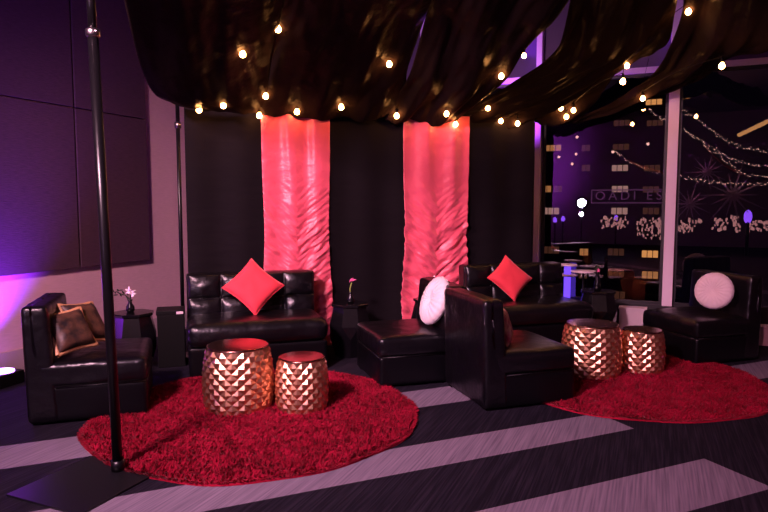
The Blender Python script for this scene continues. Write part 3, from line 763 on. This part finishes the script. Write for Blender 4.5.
for (x, y) in ((555, 220), (563, 219), (616, 218)):
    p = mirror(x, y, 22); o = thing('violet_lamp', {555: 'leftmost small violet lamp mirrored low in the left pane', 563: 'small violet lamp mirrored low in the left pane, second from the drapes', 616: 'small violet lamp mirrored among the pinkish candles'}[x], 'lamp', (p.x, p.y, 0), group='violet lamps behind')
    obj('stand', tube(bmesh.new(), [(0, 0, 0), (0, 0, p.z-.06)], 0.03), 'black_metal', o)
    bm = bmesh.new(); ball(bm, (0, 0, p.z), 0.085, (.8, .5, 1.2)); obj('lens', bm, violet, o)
def fairy_string(pts, v, n, label, cloth=False):
    P = [mirror(x, y, v) for x, y in pts]
    t = thing('fairy_lights', label, 'string light', P[0], group='fairy light strings'); bm = bmesh.new(); bc = bmesh.new()
    path = [poly(P, k/40)-P[0] for k in range(41)]; tube(bc, path, 0.004, 5); obj('cable', bc, 'black_plain', t)
    n = int(n*.65)
    for k in range(n):
        q = poly(P, (k+random.random()*.7)/n)-P[0]+Vector((random.gauss(0, .02), random.gauss(0, .02), random.gauss(0, .025)))
        bmesh.ops.create_icosphere(bm, subdivisions=1, radius=0.0115, matrix=Matrix.Translation(q))
    o = obj('fairy_bulb', bm, fairy, t); o['kind'] = 'stuff'
fairy_string([(672, 102), (700, 122), (735, 145), (775, 152)], 18, 110, 'fairy light string mirrored highest in the right pane')
fairy_string([(672, 124), (700, 140), (735, 160), (775, 168)], 18.4, 100, 'fairy light string mirrored below the highest one')
fairy_string([(674, 176), (705, 181), (735, 184), (775, 184)], 18.8, 90, 'nearly level fairy light string mirrored in the right pane')
fairy_string([(704, 145), (725, 160), (745, 174), (775, 178)], 18.2, 60, 'short fairy light string mirrored along the red cloth')
fairy_string([(645, 104), (655, 114), (665, 122)], 18.2, 30, 'fairy light string mirrored at the top right of the left pane')
fairy_string([(614, 152), (630, 162), (648, 170), (664, 174)], 18.4, 45, 'fairy light string mirrored across the left pane')
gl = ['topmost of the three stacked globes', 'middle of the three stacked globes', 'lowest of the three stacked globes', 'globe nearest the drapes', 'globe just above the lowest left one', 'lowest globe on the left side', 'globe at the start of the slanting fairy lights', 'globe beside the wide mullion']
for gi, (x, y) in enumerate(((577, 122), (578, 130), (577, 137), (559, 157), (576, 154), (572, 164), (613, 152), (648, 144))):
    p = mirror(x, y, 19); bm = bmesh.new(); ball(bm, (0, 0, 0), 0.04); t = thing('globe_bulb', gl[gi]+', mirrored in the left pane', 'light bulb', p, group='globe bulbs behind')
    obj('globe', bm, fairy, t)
for pts, lb in ((((706, 148), (722, 163), (742, 174)), 'red cloth swag mirrored in the right pane'), (((628, 160), (645, 168), (664, 173)), 'red cloth swag mirrored in the left pane')):
    rows = []
    for k in range(25):
        q = Vector((*[poly([Vector((a, b, 0)) for a, b in pts], k/24)[i] for i in range(2)],)) if False else poly([Vector((a, b, 0)) for a, b in pts], k/24)
        wd = 2.2+2.0*sin(pi*k/24)
        rows.append([mirror(q.x+wd*s*.3, q.y+wd*s, 18.25+0.25*cos(s*4)) for s in np.linspace(-.5, .5, 9)])
    tag(obj('cloth_swag', grid_mesh(rows, 0.004), 'red_satin'), lb, 'fabric swag', 'red swags behind')
spot('red_swag_fill', (-1.2, -4.5, 4.6), mirror(715, 160, 18.25), 1200, (1, .3, .4), 90)  # extra unseen spot so the red cloth shows up in the glass
pa, pb_ = mirror(739, 135, 18.1), mirror(790, 111, 16.6)
tag(obj('ceiling_light_tube', tube(bmesh.new(), [pa, pb_], 0.05), warm_tube), 'slanting orange-lit tube mirrored at the upper right', 'ceiling light')
def star(px, py, v, R_):
    p = mirror(px, py, v); bm = bmesh.new(); ball(bm, (0, 0, 0), R_*.08)
    for k in range(14):
        a = 2*pi*k/14; L = R_*(1 if k % 2 else .7)
        tube(bm, [(0, 0, 0), (cos(a)*L, 0.1*sin(k*2.3), sin(a)*L)], [R_*.05, .004], 6)
    tag(obj('star_ornament', bm, mat('star_silver', (.7, .55, .8), .5), loc=p, smooth=False), {733: 'largest dim hanging starburst mirrored in the right pane', 690: 'lowest dim starburst mirrored near the wide mullion', 707: 'smallest uppermost dim starburst mirrored in the right pane'}[px], 'ornament', 'starburst ornaments behind')
star(733, 195, 19, .85); star(690, 204, 20, .6); star(707, 172, 20, .55)
# glowing strokes stand in for lit gilt banquet chair backs
gilt = emis('lit_gilt_glow', (1.0, 0.40, 0.42), 1.7); k_ = 0
bm = bmesh.new()
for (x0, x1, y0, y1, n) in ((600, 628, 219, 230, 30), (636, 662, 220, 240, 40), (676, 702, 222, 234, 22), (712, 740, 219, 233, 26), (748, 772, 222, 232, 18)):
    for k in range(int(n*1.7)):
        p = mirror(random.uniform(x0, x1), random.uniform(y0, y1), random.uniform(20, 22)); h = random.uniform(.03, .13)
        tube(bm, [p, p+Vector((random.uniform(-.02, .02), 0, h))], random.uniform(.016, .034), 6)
o = tag(obj('glint_cluster', bm, gilt), 'many small pinkish chair-back candles mirrored low in the window panes', 'glints'); o['kind'] = 'stuff'

# ------------------------------------------------------------------ the city outside
BY = 95.0
def out(px, py): return at_y(px, py, BY)
p0 = out(440, 60); p1 = out(668, 420)
bt = thing('apartment_building', 'tall dark building across the street with lit amber windows', 'building', ((p0.x+p1.x)/2, BY, p1.z))
bw = (p1.x-p0.x)/2; bh = p0.z-p1.z
obj('facade', bx(-bw, bw, 0, 20, 0, bh), mat('night_facade', (0.05, 0.035, 0.05), .8, var=((1, 1, .3), .2, (0.07, 0.045, 0.07))), bt, smooth=False)
amber = emis('amber_window', (1.0, 0.40, 0.13), 0.5); pale = emis('pale_window', (1.0, 0.52, 0.42), 0.45); dim = emis('dim_window', (1.0, 0.35, 0.2), 0.07)
bright = emis('bright_window', (1.0, 0.42, 0.12), 1.0)
wins = [(654, 102, bright), (622, 123, dim), (655, 123, dim), (553, 148, amber), (586, 148, dim), (621, 147, dim), (586, 168, dim), (620, 168, pale), (652, 168, dim),
        (547, 189, amber), (558, 189, dim), (620, 189, pale), (651, 189.5, dim), (551, 211, pale), (619.5, 211, pale), (651, 211, dim), (551, 250, dim), (584, 252, amber),
        (616, 252, dim), (650, 254, bright), (552, 271, dim), (583, 275, dim), (616, 273, dim), (650, 275, amber), (551, 293, dim), (617, 295, dim)]
base = Vector(((p0.x+p1.x)/2, BY, p1.z))
for x, y, m in wins:
    wpx = 17 if x not in (547, 558, 586, 584, 583) else 9
    q0, q1 = out(x-wpx/2, y+3.2), out(x+wpx/2, y-3.2); b = bmesh.new(); nn = 3 if wpx > 10 else 2
    for k in range(nn):
        a0 = q0.x+(q1.x-q0.x)*(k+.05)/nn; a1 = q0.x+(q1.x-q0.x)*(k+.92)/nn
        box(b, a0-base.x, a1-base.x, -0.06, 0.05, q0.z-base.z, q1.z-base.z)
    obj('window', b, m, bt, smooth=False)
# dim sign on the facade
sg = emis('dim_violet_letters', (0.5, 0.16, 0.42), 0.16)
sp = thing('wall_sign', 'dim framed violet sign of large letters on the building outside', 'sign', out(628, 196)+Vector((0, -0.12, 0)))
q0, q1 = out(591, 203.5), out(665, 189); so = out(628, 196)
b = bmesh.new(); x0, x1, z0, z1 = q0.x-so.x, q1.x-so.x, q0.z-so.z, q1.z-so.z; e_ = .16
box(b, x0, x1, -.1, .1, z0, z0+e_); box(b, x0, x1, -.1, .1, z1-e_, z1); box(b, x0, x0+e_, -.1, .1, z0+e_, z1-e_); box(b, x1-e_, x1, -.1, .1, z0+e_, z1-e_)
obj('sign_frame', b, sg, sp, smooth=False)
fc = bpy.data.curves.new('letters', 'FONT'); fc.body = 'OADI ES'; fc.size = 1.75; fc.extrude = .05; fc.align_x = 'CENTER'; fc.align_y = 'CENTER'; fc.space_character = 1.45
lo = bpy.data.objects.new('letters', fc); C.objects.link(lo)
bpy.context.view_layer.update()
me = bpy.data.meshes.new_from_object(lo.evaluated_get(bpy.context.evaluated_depsgraph_get())); bpy.data.objects.remove(lo)
me.materials.clear()
obj('letters', me, sg, sp, rot=(pi/2, 0, 0), smooth=False)
